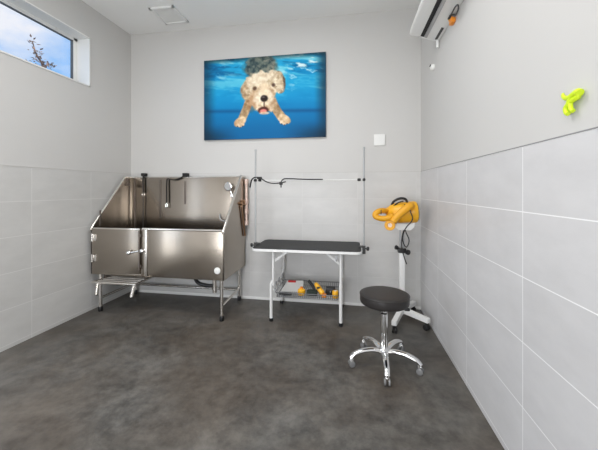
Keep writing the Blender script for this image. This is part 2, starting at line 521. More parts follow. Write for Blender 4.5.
# pull-out step under the door
bm = B()
sx0, sx1, sy, sz = -2.735, -2.228, 2.84, 0.365
tube(bm, [(sx0 - 0.01, sy, sz), (sx1 + 0.01, sy, sz)], 0.0145, 12)
tube(bm, [(sx0, sy, sz), (sx0, 3.38, sz)], 0.012, 10)
tube(bm, [(sx1, sy, sz), (sx1, 3.38, sz)], 0.012, 10)
for i in range(1, 9):
    y = sy + i * 0.06
    tube(bm, [(sx0, y, sz + .002), (sx1, y, sz + .002)], 0.009, 8)
st = obj('pull_out_step', bm, 'steel_b', T)
for x, xb in ((sx0 + 0.055, sx0 + .09), (sx1 - 0.012, sx1 - .002)):
    bm = B(); tube(bm, [(x, sy, sz - 0.008), (xb, sy - 0.055, sz - 0.115)], 0.0165, 12)
    obj('step_leg', bm, 'steel_b', st)
for x in (sx0, sx1):
    bm = B(); box(bm, x - 0.012, x + 0.012, 3.0, 3.42, sz + 0.005, zb0 + 0.006, 0.002)
    obj('step_guide', bm, 'steel_d', T)
# waste outlet and black drain hose
bm = B()
tube(bm, [(-1.417, 3.02, zb0 + 0.004), (-1.417, 3.02, 0.27)], 0.024, 14)
lathe(bm, (-1.417, 3.02, 0.30), (0, 0, 1), [(0, .03), (.03, .03), (.034, .026)], 14)
obj('waste_outlet', bm, 'steel_b', T)
bm = B()
tube(bm, spline([(-1.43, 3.02, 0.338), (-1.50, 3.02, 0.338), (-1.60, 3.03, 0.352), (-1.66, 3.06, 0.385), (-1.68, 3.08, 0.425)], 6), 0.020, 12)
obj('drain_hose', bm, 'black', T, label='black drain hose')

# copper supply pipe fixed to the outside of the right end panel
bm = B()
tube(bm, [(-1.250, 3.545, 0.93), (-1.250, 3.545, 1.50)], 0.019, 14)
for z in (0.96, 1.22, 1.10, 1.47):
    lathe(bm, (-1.250, 3.545, z), (0, 0, 1), [(-.03, .020), (-.026, .027), (.026, .027), (.03, .020)], 14)
P = obj('supply_pipe', bm, 'copper', T, label='copper supply pipe')
bm = B(); tube(bm, spline([(-1.250, 3.545, 1.19), (-1.262, 3.44, 1.19), (-1.262, 3.40, 1.17), (-1.262, 3.42, 1.12), (-1.262, 3.53, 0.80)], 5), 0.0105, 10)
obj('branch_pipe', bm, 'brass', P)
for y, z in ((3.40, 1.205), (3.47, 1.225)):
    bm = B()
    lathe(bm, (-1.277, y, z), (1, 0, 0), [(0, .014), (.015, .014), (.02, .020), (.032, .020), (.036, .013)], 14)
    obj('valve_handle', bm, 'brass', P)

# hand shower
H = thing('shower_head', 'round chrome hand shower on a hook inside the right end of the steel tub', 'shower head', (-1.45, 3.52, 1.40))
bm = B()
lathe(bm, (-1.458, 3.49, 1.405), (-0.15, -1, -0.1), [(-.012, .016), (-.004, .040), (.004, .054), (.014, .054), (.018, .048)], 24)
obj('spray_disc', bm, 'chrome', H)
bm = B(); lathe(bm, (-1.4607, 3.472, 1.4032), (-0.15, -1, -0.1), [(0, .044), (.002, .044)], 24)
obj('spray_plate', bm, 'grey_plastic', H)
bm = B(); tube(bm, spline([(-1.455, 3.50, 1.395), (-1.435, 3.515, 1.34), (-1.405, 3.52, 1.25)], 5), [.011] * 6 + [.013] * 5, 12)
obj('handle', bm, 'chrome', H)
bm = B()
box(bm, -1.45, -1.40, 3.53, 3.561, 1.27, 1.32, 0.004)
box(bm, -1.44, -1.41, 3.505, 3.535, 1.28, 1.31, 0.004)
obj('wall_holder', bm, 'chrome', H)
bm = B()
tube(bm, spline([(-1.405, 3.52, 1.25), (-1.395, 3.525, 1.18), (-1.42, 3.53, 1.08), (-1.50, 3.53, 0.98), (-1.58, 3.53, 1.00), (-1.60, 3.55, 1.06)], 8), 0.008, 10)
obj('shower_hose', bm, 'zinc', H)

# tethers on the tub
def strap(bm, pts, w=0.011, n=6):
    tube(bm, spline(pts, n), w, 8, flat=(1, 0.45))
K = thing('dog_tether', 'black dog tether hanging straight down from the tub back beside the hinged door', 'leash', (-2.66, 3.54, 1.55))
bm = B(); strap(bm, [(-2.662, 3.545, 1.552), (-2.660, 3.542, 1.47), (-2.660, 3.542, 1.40), (-2.656, 3.542, 1.33)], 0.014)
box(bm, -2.69, -2.633, 3.53, 3.595, 1.542, 1.585, 0.012)
obj('strap', bm, 'nylon', K)
bm = B(); tube(bm, [(-2.655 + 0.018 * math.cos(a), 3.54, 1.305 + 0.024 * math.sin(a)) for a in [i * PI / 8 for i in range(17)]], 0.005, 8, caps=False)
obj('ring', bm, 'steel_b', K)
bm = B(); tube(bm, spline([(-2.657, 3.54, 1.282), (-2.660, 3.54, 1.1), (-2.662, 3.54, 0.80), (-2.662, 3.53, 0.60)], 5), 0.006, 8)
obj('cord', bm, 'cord', K)
K = thing('dog_tether', 'short black dog tether draped along the tub back rim with its clip hanging', 'leash', (-2.2, 3.53, 1.52))
bm = B()
strap(bm, [(-2.07, 3.545, 1.552), (-2.13, 3.542, 1.52), (-2.20, 3.540, 1.497), (-2.27, 3.540, 1.50), (-2.31, 3.538, 1.505), (-2.318, 3.535, 1.44), (-2.317, 3.533, 1.30), (-2.317, 3.533, 1.195)], 0.015, 7)
box(bm, -2.10, -2.035, 3.53, 3.595, 1.537, 1.580, 0.006)
obj('strap', bm, 'nylon', K)
bm = B(); tube(bm, [(-2.317 + 0.013 * math.cos(a), 3.532, 1.165 + 0.03 * math.sin(a)) for a in [i * PI / 8 for i in range(17)]], 0.006, 8, caps=False)
tube(bm, [(-2.317, 3.532, 1.20), (-2.317, 3.532, 1.185)], 0.010, 10)
obj('clip', bm, 'chrome', K)

# ------------------------------------------------------------------ grooming table
G = thing('grooming_table', 'folding dog grooming table with black top and overhead arm posts against the back wall', 'table', (-0.44, 3.27, 0))
gx0, gx1, gy0, gy1, gz = -1.008, 0.13, 2.985, 3.555, 0.76
def rrect(x0, x1, y0, y1, z, r, n=6):
    pts = []
    for cx, cy, a0 in ((x1 - r, y0 + r, -PI / 2), (x1 - r, y1 - r, 0), (x0 + r, y1 - r, PI / 2), (x0 + r, y0 + r, PI)):
        for i in range(n + 1):
            a = a0 + (PI / 2) * i / n
            pts.append((cx + r * math.cos(a), cy + r * math.sin(a), z))
    return pts
bm = B(); prism(bm, rrect(gx0, gx1, gy0, gy1, gz - 0.028, 0.06), (0, 0, 0.024), 0.003)
obj('edge_band', bm, 'white_metal', G, label='white table edge band')
bm = B(); prism(bm, rrect(gx0 + .008, gx1 - .008, gy0 + .008, gy1 - .008, gz - 0.005, 0.055), (0, 0, 0.007), 0.001)
obj('rubber_top', bm, 'rubber', G, label='black rubber table top')
lx0, lx1, ly0, ly1 = -0.80, -0.082, 3.035, 3.535
for x, y, s in ((lx0, ly0, 1), (lx0, ly1, 1), (lx1, ly0, 0), (lx1, ly1, 0)):
    ux = x + 0.022 * s
    bm = B(); tube(bm, [(ux, y, 0.375), (ux, y, gz - 0.026)], 0.0125, 12)
    leg = obj('leg', bm, 'table_white', G)
    bm = B(); tube(bm, [(x, y, 0.02), (x, y, 0.385), (x + 0.012 * s, y, 0.405), (ux, y, 0.42)], 0.0165, 12)
    obj('lower_tube', bm, 'table_white', leg)
    bm = B(); lathe(bm, (x, y, 0), (0, 0, 1), [(0, .018), (.003, .021), (.03, .021), (.034, .017)], 12)
    obj('foot', bm, 'black', leg, label='black rubber foot')
for x in (lx0 + 0.022, lx1):
    for z in (gz - 0.045, 0.33):
        bm = B(); tube(bm, [(x, ly0, z), (x, ly1, z)], 0.010, 10)
        obj('leg_crossbar', bm, 'table_white', G)
for x0, x1 in ((lx0 + 0.022, lx0 + 0.165), (lx1 - 0.010, lx1 - 0.145)):
    for y in (ly0 + 0.02, ly1 - 0.02):
        bm = B()
        prism(bm, [(x0, y - .004, .632), (x0, y - .004, .602), (x1, y - .004, .708), (x1, y - .004, .735)], (0, .008, 0), .001)
        obj('folding_brace', bm, 'table_white', G)
bm = B(); box(bm, lx1 - 0.052, lx1 - 0.038, ly0 + 0.005, ly0 + 0.028, 0.645, 0.70, 0.003)
obj('brace_lock', bm, 'zinc', G)
# wire basket
bm = B()
bx0, bx1, by0, by1, bz0, bz1 = -0.765, -0.10, 3.06, 3.51, 0.245, 0.292
loop = rrect(bx0, bx1, by0, by1, bz1, 0.02, 3); tube(bm, loop + loop[:1], 0.0045, 6, caps=False)
loop = rrect(bx0 + .01, bx1 - .01, by0 + .01, by1 - .01, bz0, 0.02, 3); tube(bm, loop + loop[:1], 0.0035, 6, caps=False)
n = 30
for i in range(1, n):
    x = bx0 + i * (bx1 - bx0) / n
    tube(bm, [(x, by0, bz1), (x, by0 + .01, bz0), (x, by1 - .01, bz0), (x, by1, bz1)], 0.0026, 5)
for i in range(1, 9):
    y = by0 + i * (by1 - by0) / 9
    tube(bm, [(bx0, y, bz1), (bx0 + .01, y, bz0), (bx1 - .01, y, bz0), (bx1, y, bz1)], 0.003, 5)
bk = obj('wire_basket', bm, 'wire', G)
for y in (by0 + 0.06, by0 + 0.20, by1 - 0.06):
    bm = B()
    tube(bm, spline([(bx0 + .012, y - .045, bz1), (bx0 - .004, y - .04, bz1 + .05), (bx0 + .0, y, bz1 + .095), (bx0 - .004, y + .04, bz1 + .05), (bx0 + .012, y + .045, bz1)], 5), 0.0065, 8)
    obj('basket_end', bm, 'zinc', bk)
# overhead posts, clamps and crossbar
py = 3.2
for x, sg in ((-1.022, -1), (0.154, 1)):
    bm = B(); tube(bm, [(x, py, 0.715), (x, py, 1.80)], 0.0095, 12)
    lathe(bm, (x, py, 1.795), (0, 0, 1), [(0, .0105), (.012, .0125), (.02, .009)], 12)
    pp = obj('post', bm, 'zinc', G)
    bm = B()
    box(bm, x - 0.016, x + 0.016, py - 0.02, py + 0.02, 0.70, 0.785, 0.004)
    box(bm, min(x, x - sg * 0.055), max(x, x - sg * 0.055), py - 0.02, py + 0.02, 0.766, 0.782, 0.003)
    box(bm, min(x, x - sg * 0.055), max(x, x - sg * 0.055), py - 0.02, py + 0.02, 0.705, 0.722, 0.003)
    obj('table_clamp', bm, 'dark_grey', pp)
    bm = B(); lathe(bm, (x + sg * 0.012, py - 0.012, 0.757), (sg, -0.25, 0), [(0, .007), (.014, .007), (.016, .020), (.036, .022), (.04, .014)], 14)
    obj('clamp_knob', bm, 'black', pp, label='black clamp knob')
    bm = B()
    lathe(bm, (x, py - 0.026, 1.472), (0, 1, 0), [(0, .012), (.006, .016), (.046, .016), (.052, .012)], 12)
    lathe(bm, (x - sg * 0.05, py, 1.472), (1, 0, 0), [(-.018, .010), (-.013, .015), (.013, .015), (.018, .010)], 12)
    obj('bar_knob', bm, 'black', pp, label='black bar knob')
bm = B(); tube(bm, [(-1.022, py, 1.472), (0.154, py, 1.472)], 0.0042, 8)
obj('overhead_bar', bm, 'white_metal', G)

# leash on the overhead bar
Lh = thing('grooming_leash', 'black leash looped and draped along the overhead bar of the grooming table', 'leash', (-0.7, py, 1.45))
bm = B()
strap(bm, [(-1.076, py - .03, 1.392), (-1.068, py - .032, 1.43), (-1.052, py - .034, 1.478), (-1.02, py - .034, 1.502), (-0.972, py - .030, 1.502), (-0.935, py - .024, 1.482), (-0.90, py - .02, 1.458), (-0.842, py - .02, 1.440), (-0.775, py - .02, 1.438), (-0.70, py - .02, 1.448), (-0.675, py - .02, 1.456)], 0.014, 6)
obj('strap', bm, 'nylon', Lh)
bm = B()
strap(bm, [(-0.728, py - .018, 1.392), (-0.727, py - .024, 1.42), (-0.724, py - .026, 1.455), (-0.70, py - .02, 1.482), (-0.66, py - .014, 1.488), (-0.60, py - .010, 1.486), (-0.52, py - .008, 1.482), (-0.40, py - .007, 1.479), (-0.275, py - .006, 1.478)], 0.013, 6)
obj('loop_strap', bm, 'nylon', Lh)
bm = B(); box(bm, -0.745, -0.708, py - .034, py - .018, 1.420, 1.452, .005)
obj('slide_buckle', bm, 'black', Lh)
bm = B(); box(bm, -0.995, -0.94, py - .040, py - .018, 1.484, 1.510, .006)
obj('slide_buckle', bm, 'black', Lh)

# things in the wire basket
zf = bz0 + 0.0035
GRP = None
bm = B()
prism(bm, [(-0.74, 3.22, zf), (-0.50, 3.24, zf), (-0.515, 3.40, zf + .062), (-0.70, 3.38, zf + .062)], (0, .02, .012), .004)
pk = obj('grooming_wipes_packet', bm, 'white', None, (-0.62, 3.3, zf))
tag(pk, 'white flat packet with a red strip leaning in the left half of the wire basket', 'packet')
bm = B(); prism(bm, [(-0.688, 3.366, zf + .060), (-0.60, 3.372, zf + .060), (-0.60, 3.388, zf + .066), (-0.690, 3.382, zf + .066)], (0, -.0005, .012), 0)
obj('red_strip', bm, 'red', pk, label='red printed strip')
bm = B()
prism(bm, [(-0.735, 3.115, zf), (-0.60, 3.125, zf), (-0.60, 3.15, zf), (-0.70, 3.155, zf), (-0.735, 3.145, zf)], (0, 0, .022), .004)
cb = obj('pet_comb', bm, 'black', None, (-0.67, 3.13, zf))
tag(cb, 'slim black comb lying in front of the white packet in the basket', 'comb')
bm = B()
for i in range(12):
    x = -0.69 + i * 0.0072
    box(bm, x, x + .003, 3.098, 3.122, zf + .006, zf + .016)
obj('teeth', bm, 'black', cb)
# yellow spool like bottle in the middle
bo = thing('spray_bottle', 'small squat yellow bottle in the middle of the wire basket', 'bottle', (-0.50, 3.16, zf))
bm = B(); lathe(bm, (-0.50, 3.16, zf), (0, 0, 1), [(0, .036), (.006, .041), (.05, .041), (.062, .028), (.066, .016)], 20)
obj('bottle_body', bm, 'yellow', bo)
bm = B(); lathe(bm, (-0.50, 3.16, zf + .064), (0, 0, 1), [(0, .017), (.018, .017), (.022, .010)], 14)
obj('cap', bm, 'orange', bo)
# dark brush
br = thing('slicker_brush', 'dark brush standing between the yellow bottle and the yellow clippers', 'brush', (-0.40, 3.20, zf))
bm = B(); box(bm, -0.445, -0.33, 3.14, 3.20, zf, zf + .05, .012)
obj('bristle_head', bm, 'green_black', br)
bm = B(); tube(bm, spline([(-0.36, 3.19, zf + .045), (-0.39, 3.22, zf + .085), (-0.435, 3.25, zf + .125)], 5), [.014] * 5 + [.017] * 6, 12)
obj('handle', bm, 'black', br)
# yellow clippers
cl = thing('pet_clippers', 'orange-yellow clippers leaning head down right of the dark brush in the basket', 'clippers', (-0.30, 3.16, zf))
bm = B(); tube(bm, spline([(-0.355, 3.20, zf + .118), (-0.325, 3.18, zf + .085), (-0.29, 3.155, zf + .048), (-0.268, 3.14, zf + .030)], 5), [.017, .02, .023, .025, .026, .026, .026, .026, .027, .027, .027, .028, .028, .028, .026, .022], 14)
obj('clipper_body', bm, 'yellow', cl)
bm = B(); box(bm, -0.278, -0.232, 3.105, 3.145, zf, zf + .034, .006)
obj('blade', bm, 'orange', cl)
bm = B(); box(bm, -0.335, -0.30, 3.145, 3.170, zf + .072, zf + .095, .004)
obj('switch', bm, 'black', cl)
bm = B(); box(bm, -0.245, -0.145, 3.19, 3.27, zf, zf + .075, .008)
ca = obj('blade_case', bm, 'black', None, (-0.195, 3.23, zf))
tag(ca, 'black blade case between the yellow clippers and the yellow roll in the basket', 'case')
bm = B(); box(bm, -0.2, -0.19, 3.187, 3.192, zf + .03, zf + .046, .001)
obj('clasp', bm, 'zinc', ca)
rl = thing('tape_roll', 'yellow roll of wrap tape at the right end of the wire basket', 'tape roll', (-0.14, 3.13, zf))
bm = B(); lathe(bm, (-0.140, 3.13, zf), (0, 0, 1), [(0, .029), (.003, .031), (.068, .031), (.071, .029), (.071, .014), (.0, .014)], 20, close=False)
obj('tape', bm, 'yellow', rl)
bm = B(); lathe(bm, (-0.140, 3.13, zf), (0, 0, 1), [(0, .0145), (.073, .0145), (.073, .012), (0, .012)], 16, close=False)
obj('core', bm, 'white', rl)

# ------------------------------------------------------------------ stool
sxc, syc = 0.272, 2.43
ST = thing('rolling_stool', 'round black padded stool on a chrome five-arm rolling base', 'stool', (sxc, syc, 0))
bm = B()
lathe(bm, (sxc, syc - .01, 0.480), (0.0, 0.0, 1), [(0, .160), (.004, .174), (.012, .184), (.022, .187), (.066, .187), (.074, .185), (.080, .180), (.084, .170), (.086, .15), (.087, .12), (.088, .06), (.088, .001)], 48)
obj('seat', bm, 'vinyl', ST, sharp=1.2)
bm = B()
tube(bm, [(sxc + .186 * math.cos(a), syc - .01 + .186 * math.sin(a), .553) for a in [i * PI / 24 for i in range(49)]], .004, 6, caps=False)
obj('seat_piping', bm, 'vinyl', ST)
bm = B(); box(bm, sxc - .08, sxc + .08, syc - .08, syc + .06, .454, .474, .006)
obj('seat_plate', bm, 'black', ST)
bm = B()
tube(bm, spline([(sxc + .03, syc, .458), (sxc + .10, syc - .02, .450), (sxc + .155, syc - .04, .455)], 4), .006, 8)
lathe(bm, (sxc + .145, syc - .037, .454), (1, -.25, .1), [(0, .008), (.006, .012), (.035, .012), (.04, .008)], 12)
obj('height_lever', bm, 'black', ST)
bm = B(); lathe(bm, (sxc, syc, .09), (0, 0, 1), [(0, .027), (.004, .029), (.31, .029), (.314, .022), (.316, .016), (.385, .016)], 24)
obj('gas_column', bm, 'chrome', ST)
bm = B(); lathe(bm, (sxc, syc, .075), (0, 0, 1), [(0, .034), (.006, .042), (.045, .042), (.058, .036), (.062, .030)], 24)
obj('hub', bm, 'chrome', ST)
for i in range(5):
    a = math.radians(-20 + 72 * i)
    ca_, sa = math.cos(a), math.sin(a)
    pt = lambda r, z: (sxc + r * ca_, syc + r * sa, z)
    bm = B()
    tube(bm, spline([pt(.03, .108), pt(.10, .122), pt(.18, .118), pt(.245, .095), pt(.270, .070)], 5), [.021] * 6 + [.020] * 5 + [.019] * 5 + [.0175] * 5, 12, flat=(1.15, .8))
    obj('base_arm', bm, 'chrome', ST)
    bm = B()
    d = Vector((-sa, ca_, 0))
    c = Vector(pt(.262, .026))
    for sgn in (-1, 1):
        lathe(bm, c + d * (sgn * .008), d * sgn, [(0, .022), (.003, .024), (.012, .024), (.015, .018)], 18)
    cs = obj('caster', bm, 'caster_grey', ST)
    bm = B()
    tube(bm, [pt(.269, .078), pt(.266, .05)], .008, 10)
    box_c = c + Vector((0, 0, .024))
    box(bm, box_c.x - .014, box_c.x + .014, box_c.y - .014, box_c.y + .014, box_c.z - .010, box_c.z + .008, .004)
    obj('caster_fork', bm, 'chrome', cs)

# ------------------------------------------------------------------ dryer stand + dryer
cx_, cy_ = 0.55, 3.30
DS = thing('dryer_stand', 'white wheeled floor stand in the right corner holding the yellow dryer', 'stand', (cx_, cy_, 0))
bm = B()
box(bm, cx_ - .028, cx_ + .028, cy_ - .022, cy_ + .022, .085, .735, .006)
obj('column', bm, 'white_metal', DS)
bm = B()
tube(bm, [(cx_ - .017, cy_, .70), (cx_ - .017, cy_, .965)], .0085, 10)
tube(bm, [(cx_ + .017, cy_, .70), (cx_ + .017, cy_, .965)], .0085, 10)
obj('slide_rod', bm, 'zinc', DS)
bm = B()
box(bm, cx_ - .042, cx_ + .042, cy_ - .034, cy_ + .030, .705, .752, .008)
lathe(bm, (cx_ + .03, cy_ - .03, .722), (0.6, -1, 0), [(0, .010), (.02, .010), (.022, .026), (.045, .028), (.05, .020)], 14)
lathe(bm, (cx_ - .03, cy_ - .02, .752), (-1, -.4, .35), [(0, .010), (.02, .010), (.022, .022), (.042, .024), (.046, .016)], 14)
obj('height_clamp', bm, 'black', DS, label='black height clamp with knobs')
bm = B()
prism(bm, [(cx_ - .095, cy_ - .125, 1.030), (cx_ - .09, cy_ - .125, .992), (cx_ - .055, cy_ - .125, .958), (cx_ + .065, cy_ - .125, .958), (cx_ + .10, cy_ - .125, .988), (cx_ + .105, cy_ - .125, 1.034), (cx_ + .05, cy_ - .125, 1.014), (cx_ - .04, cy_ - .125, 1.012)], (0, .025, 0), .003)
box(bm, cx_ - .05, cx_ + .065, cy_ - .105, cy_ + .06, .958, .978, .004)
obj('cradle', bm, 'white_metal', DS)
bm = B(); box(bm, cx_ - .05, cx_ + .05, cy_ - .05, cy_ + .05, .074, .092, .004)
obj('hub_plate', bm, 'white_metal', DS)
for ex, ey in ((0.752, 3.075), (0.425, 2.965), (0.715, 3.52), (0.372, 3.50)):
    dv = Vector((ex - cx_, ey - cy_, 0)); L = dv.length; dv.normalize(); nv = Vector((-dv.y, dv.x, 0))
    c0 = Vector((cx_, cy_, 0))
    bm = B()
    w = .024
    p = lambda l, s_, z: c0 + dv * l + nv * (s_ * w) + Vector((0, 0, z))
    prism(bm, [p(0, -1, .078), p(0, 1, .078), p(0, 1, .135), p(0, -1, .135)], dv * (L + .015), .003)
    for v in bm.verts:
        if v.co.z > .1 and (v.co - c0).to_2d().length > L * .6:
            v.co.z -= .012
    lg = obj('base_leg', bm, 'white_metal', DS)
    bm = B()
    e = c0 + dv * (L - .012)
    for sgn in (-1, 1):
        lathe(bm, e + nv * (sgn * .006) + Vector((0, 0, .028)), nv * sgn, [(0, .025), (.003, .028), (.014, .028), (.017, .021)], 18)
    tube(bm, [e + Vector((0, 0, .03)), e + Vector((0, 0, .080))], .010, 10)
    box(bm, e.x - .016, e.x + .016, e.y - .016, e.y + .016, .048, .070, .004)
    obj('caster', bm, 'black', lg, label='black caster wheel')

DR = thing('pet_dryer', 'yellow pet dryer with coiled hose on top of the white stand', 'dryer', (cx_, cy_, 1.0))
bm = B()
ax = Vector((1, 0, .06))
lathe(bm, (0.390, cy_, 1.118), ax, [(0, .045), (.004, .055), (.03, .068), (.05, .090), (.085, .104), (.14, .110), (.145, .112), (.15, .110), (.20, .110), (.235, .108), (.24, .112), (.29, .112), (.305, .108), (.312, .09)], 36)
obj('motor_housing', bm, 'yellow', DR, sharp=0.9)
bm = B()
lathe(bm, Vector((0.390, cy_, 1.118)) + ax * .309, ax, [(0, .092), (.006, .092)], 30)
obj('intake_grille', bm, 'dark_grey', DR)
bm = B()
tube(bm, spline([(0.445, 3.28, 1.205), (0.465, 3.27, 1.245), (0.520, 3.265, 1.275), (0.580, 3.27, 1.270), (0.605, 3.28, 1.22)], 6), .013, 10)
tube(bm, spline([(0.455, 3.25, 1.195), (0.50, 3.23, 1.232), (0.555, 3.235, 1.25)], 6), .007, 8)
obj('handle', bm, 'black', DR, label='black carrying handle')
hp = spline([(0.625, 3.22, 1.205), (0.608, 3.165, 1.205), (0.575, 3.145, 1.185), (0.526, 3.14, 1.145), (0.465, 3.135, 1.088), (0.435, 3.13, 1.045)], 10)
bm = B()
tube(bm, hp, [.037 + .0015 * (i % 2) for i in range(len(hp))], 14)
obj('hose', bm, 'hose', DR, sharp=1.4)
hp = spline([(0.42, 3.30, 1.12), (0.385, 3.26, 1.142), (0.345, 3.20, 1.151), (0.300, 3.16, 1.146), (0.266, 3.15, 1.122), (0.268, 3.145, 1.096), (0.302, 3.14, 1.080), (0.345, 3.14, 1.074), (0.40, 3.14, 1.085), (0.43, 3.15, 1.10)], 9)
bm = B()
tube(bm, hp, [.028 + .0015 * (i % 2) for i in range(len(hp))], 14)
obj('hose_loop', bm, 'hose', DR, sharp=1.4)
bm = B(); box(bm, .318, .324, 3.13, 3.165, 1.118, 1.165, .001)
obj('hose_tie', bm, 'black', DR)
bm = B()
lathe(bm, (0.41, 3.165, 1.008), (-.12, -1, .05), [(-.06, .030), (-.02, .045), (0, .052), (.035, .053), (.04, .050), (.04, .024), (.004, .020), (-.03, .018)], 28, close=False)
nz = obj('nozzle', bm, 'hose', DR, sharp=1.0)
bm = B(); lathe(bm, (0.41, 3.165, 1.008), (-.12, -1, .05), [(.012, .0215), (.016, .0215)], 20)
obj('nozzle_mouth', bm, 'white', nz, label='pale nozzle mouth')
bm = B()
tube(bm, spline([(0.56, 3.20, 1.215), (0.59, 3.135, 1.215), (0.603, 3.13, 1.15), (0.625, 3.135, 1.09), (0.612, 3.14, 1.045), (0.575, 3.15, 1.000), (0.548, 3.16, 0.945), (0.535, 3.17, .88), (0.548, 3.18, .82), (0.572, 3.18, .785), (0.595, 3.18, .82), (0.598, 3.18, .87), (0.572, 3.18, .93), (0.562, 3.19, .97), (0.54, 3.21, .90), (0.535, 3.22, .80), (0.545, 3.235, .735)], 8), .0055, 8)
tube(bm, spline([(0.545, 3.235, .735), (0.565, 3.235, .66), (0.588, 3.24, .60)], 6), .0055, 8)
obj('power_cord', bm, 'cord', DR, label='black power cord')

# ------------------------------------------------------------------ air conditioner
AC = thing('air_conditioner', 'white split air conditioner unit mounted high on the right wall', 'air conditioner', (0.68, 2.5, 2.75))
ay0, ay1 = 2.03, 2.93
bm = B()
prism(bm, [(.814, ay0, 3.10), (.672, ay0, 3.10), (.655, ay0, 3.085), (.562, ay0, 2.86), (.555, ay0, 2.812), (.575, ay0, 2.797), (.655, ay0, 2.785), (.79, ay0, 2.735), (.814, ay0, 2.73)], (0, ay1 - ay0, 0), .006)
obj('body', bm, 'white', AC)
def under(x):
    return 2.785 + (x - .655) * (2.735 - 2.785) / (.79 - .655)
bm = B()
prism(bm, [(.650, ay0 + .05, 2.788), (.680, ay0 + .05, under(.680) + .002), (.680, ay0 + .05, under(.680) - .003), (.650, ay0 + .05, 2.783)], (0, ay1 - ay0 - .07, 0))
obj('air_outlet', bm, 'nylon', AC, label='long black air outlet slot')
bm = B()
prism(bm, [(.682, ay0 + .05, under(.682) + .002), (.705, ay0 + .05, under(.705) + .002), (.705, ay0 + .05, under(.705) - .008), (.682, ay0 + .05, under(.682) - .008)], (0, ay1 - ay0 - .07, 0), .002)
obj('louver', bm, 'grey_plastic', AC, label='grey louver blade')
bm = B()
prism(bm, [(.772, 2.70, under(.772) + .002), (.790, 2.70, 2.737), (.790, 2.70, 2.730), (.772, 2.70, under(.772) - .003)], (0, .20, 0))
obj('rear_slot', bm, 'dark_grey', AC)
bm = B()
tube(bm, [(.795, 2.90, 2.74), (.795, 2.90, 2.66)], .013, 12)
obj('drain_stub', bm, 'white', AC)

TG = thing('hanging_tag', 'orange block hung on a dark cord loop beside the air conditioner on the right wall', 'tag', (.79, 2.51, 2.70))
bm = B()
box(bm, .782, .814, 2.480, 2.545, 2.666, 2.714, .008)
obj('tag_block', bm, 'orange', TG)
bm = B(); box(bm, .770, .812, 2.484, 2.541, 2.714, 2.728, .005)
obj('tag_cap', bm, 'dark_grey', TG)
bm = B(); lathe(bm, (.775, 2.515, 2.697), (-1, 0, 0), [(0, .008), (.004, .008)], 12)
obj('tag_button', bm, 'yellow', TG)
bm = B()
tube(bm, spline([(.788, 2.510, 2.722), (.778, 2.490, 2.727), (.775, 2.449, 2.716), (.772, 2.375, 2.715), (.770, 2.310, 2.694), (.770, 2.302, 2.655), (.775, 2.383, 2.656), (.786, 2.490, 2.722)], 6), .0055, 8)
obj('cord_loop', bm, 'dark_grey', TG)

SN = thing('wall_sensor', 'small white round sensor with a dark opening on the right wall below the air conditioner', 'sensor', (.80, 3.1, 2.565))
bm = B(); lathe(bm, (.8145, 3.10, 2.562), (-1, 0, 0), [(0, .030), (.015, .030), (.026, .024), (.032, .012)], 24)
obj('sensor_housing', bm, 'white', SN)
bm = B(); lathe(bm, (.783, 3.098, 2.578), (-1, 0, .5), [(-.01, .012), (.006, .012)], 14)
obj('sensor_eye', bm, 'dark_grey', SN)

# ------------------------------------------------------------------ wall plate, hook
WP = thing('wall_plate', 'square white blank cover plate on the back wall right of the dog picture', 'wall plate', (.351, YB + .006, 1.948))
bm = B(); box(bm, .288, .414, YB - .012, YB + .006, 1.882, 2.014, .005)
obj('plate', bm, 'white', WP)
for z in (1.91, 1.986):
    bm = B(); lathe(bm, (.351, YB - .012, z), (0, -1, 0), [(0, .004), (.0012, .0035)], 10)
    obj('screw', bm, 'white', WP)

def gp(x, y, d=.795):
    x, y = 215 + (x - 215) * .88, 165 + (y - 165) * .88
    return (d, 1.286 - (x - 147) * .00076, 1.728 - (y - 96) * .000566)
bm = B()
tube(bm, spline([gp(148, 78), gp(152, 100), gp(172, 124), gp(205, 132), gp(235, 124), gp(262, 118), gp(274, 128)], 6), [.004 + .010 * math.sin(PI * .5 * i / 36) for i in range(37)], 12)
tube(bm, spline([gp(262, 128), gp(250, 152), gp(222, 162), gp(192, 176), gp(172, 200), gp(176, 232), gp(190, 246)], 6), .0085, 12)
tube(bm, spline([gp(212, 160), gp(206, 190), gp(214, 222), gp(226, 238)], 6), .008, 12)
tube(bm, spline([gp(232, 130), gp(210, 150), gp(196, 170)], 6), .010, 12)
gk = obj('wall_hook', bm, 'lime', None, (.80, 1.24, 1.68))
tag(gk, 'bright lime green animal-shaped hook on the right wall above the tile edge', 'wall hook')
bm = B(); lathe(bm, (.8145, 1.286 - 75 * .00076, 1.728 - 40 * .000566), (-1, 0, 0), [(0, .014), (.016, .012)], 14)
obj('mounting_stud', bm, 'lime', gk)

# ------------------------------------------------------------------ dog picture (a generic swimming dog)
CV = thing('wall_picture', 'wide canvas print of a cream dog swimming under blue water on the back wall', 'picture', (-1.05, 3.6, 2.0))
px0, px1, pz0, pz1 = -1.828, -0.273, 2.001, 3.014
yf_ = YB - .026
bm = B(); box(bm, px0, px1, yf_, YB + .006, pz0, pz1, .002)
obj('stretcher', bm, 'canvas_edge', CV)
NX, NY = 234, 156
rng = np.random.RandomState(5)
def vnoise(x, y, seed):
    r = np.random.RandomState(seed).rand(64, 64)
    xi, yi = np.floor(x).astype(int), np.floor(y).astype(int)
    fx, fy = x - xi, y - yi
    fx, fy = fx * fx * (3 - 2 * fx), fy * fy * (3 - 2 * fy)
    g = lambda a, b: r[a % 64, b % 64]
    return (g(xi, yi) * (1 - fx) + g(xi + 1, yi) * fx) * (1 - fy) + (g(xi, yi + 1) * (1 - fx) + g(xi + 1, yi + 1) * fx) * fy
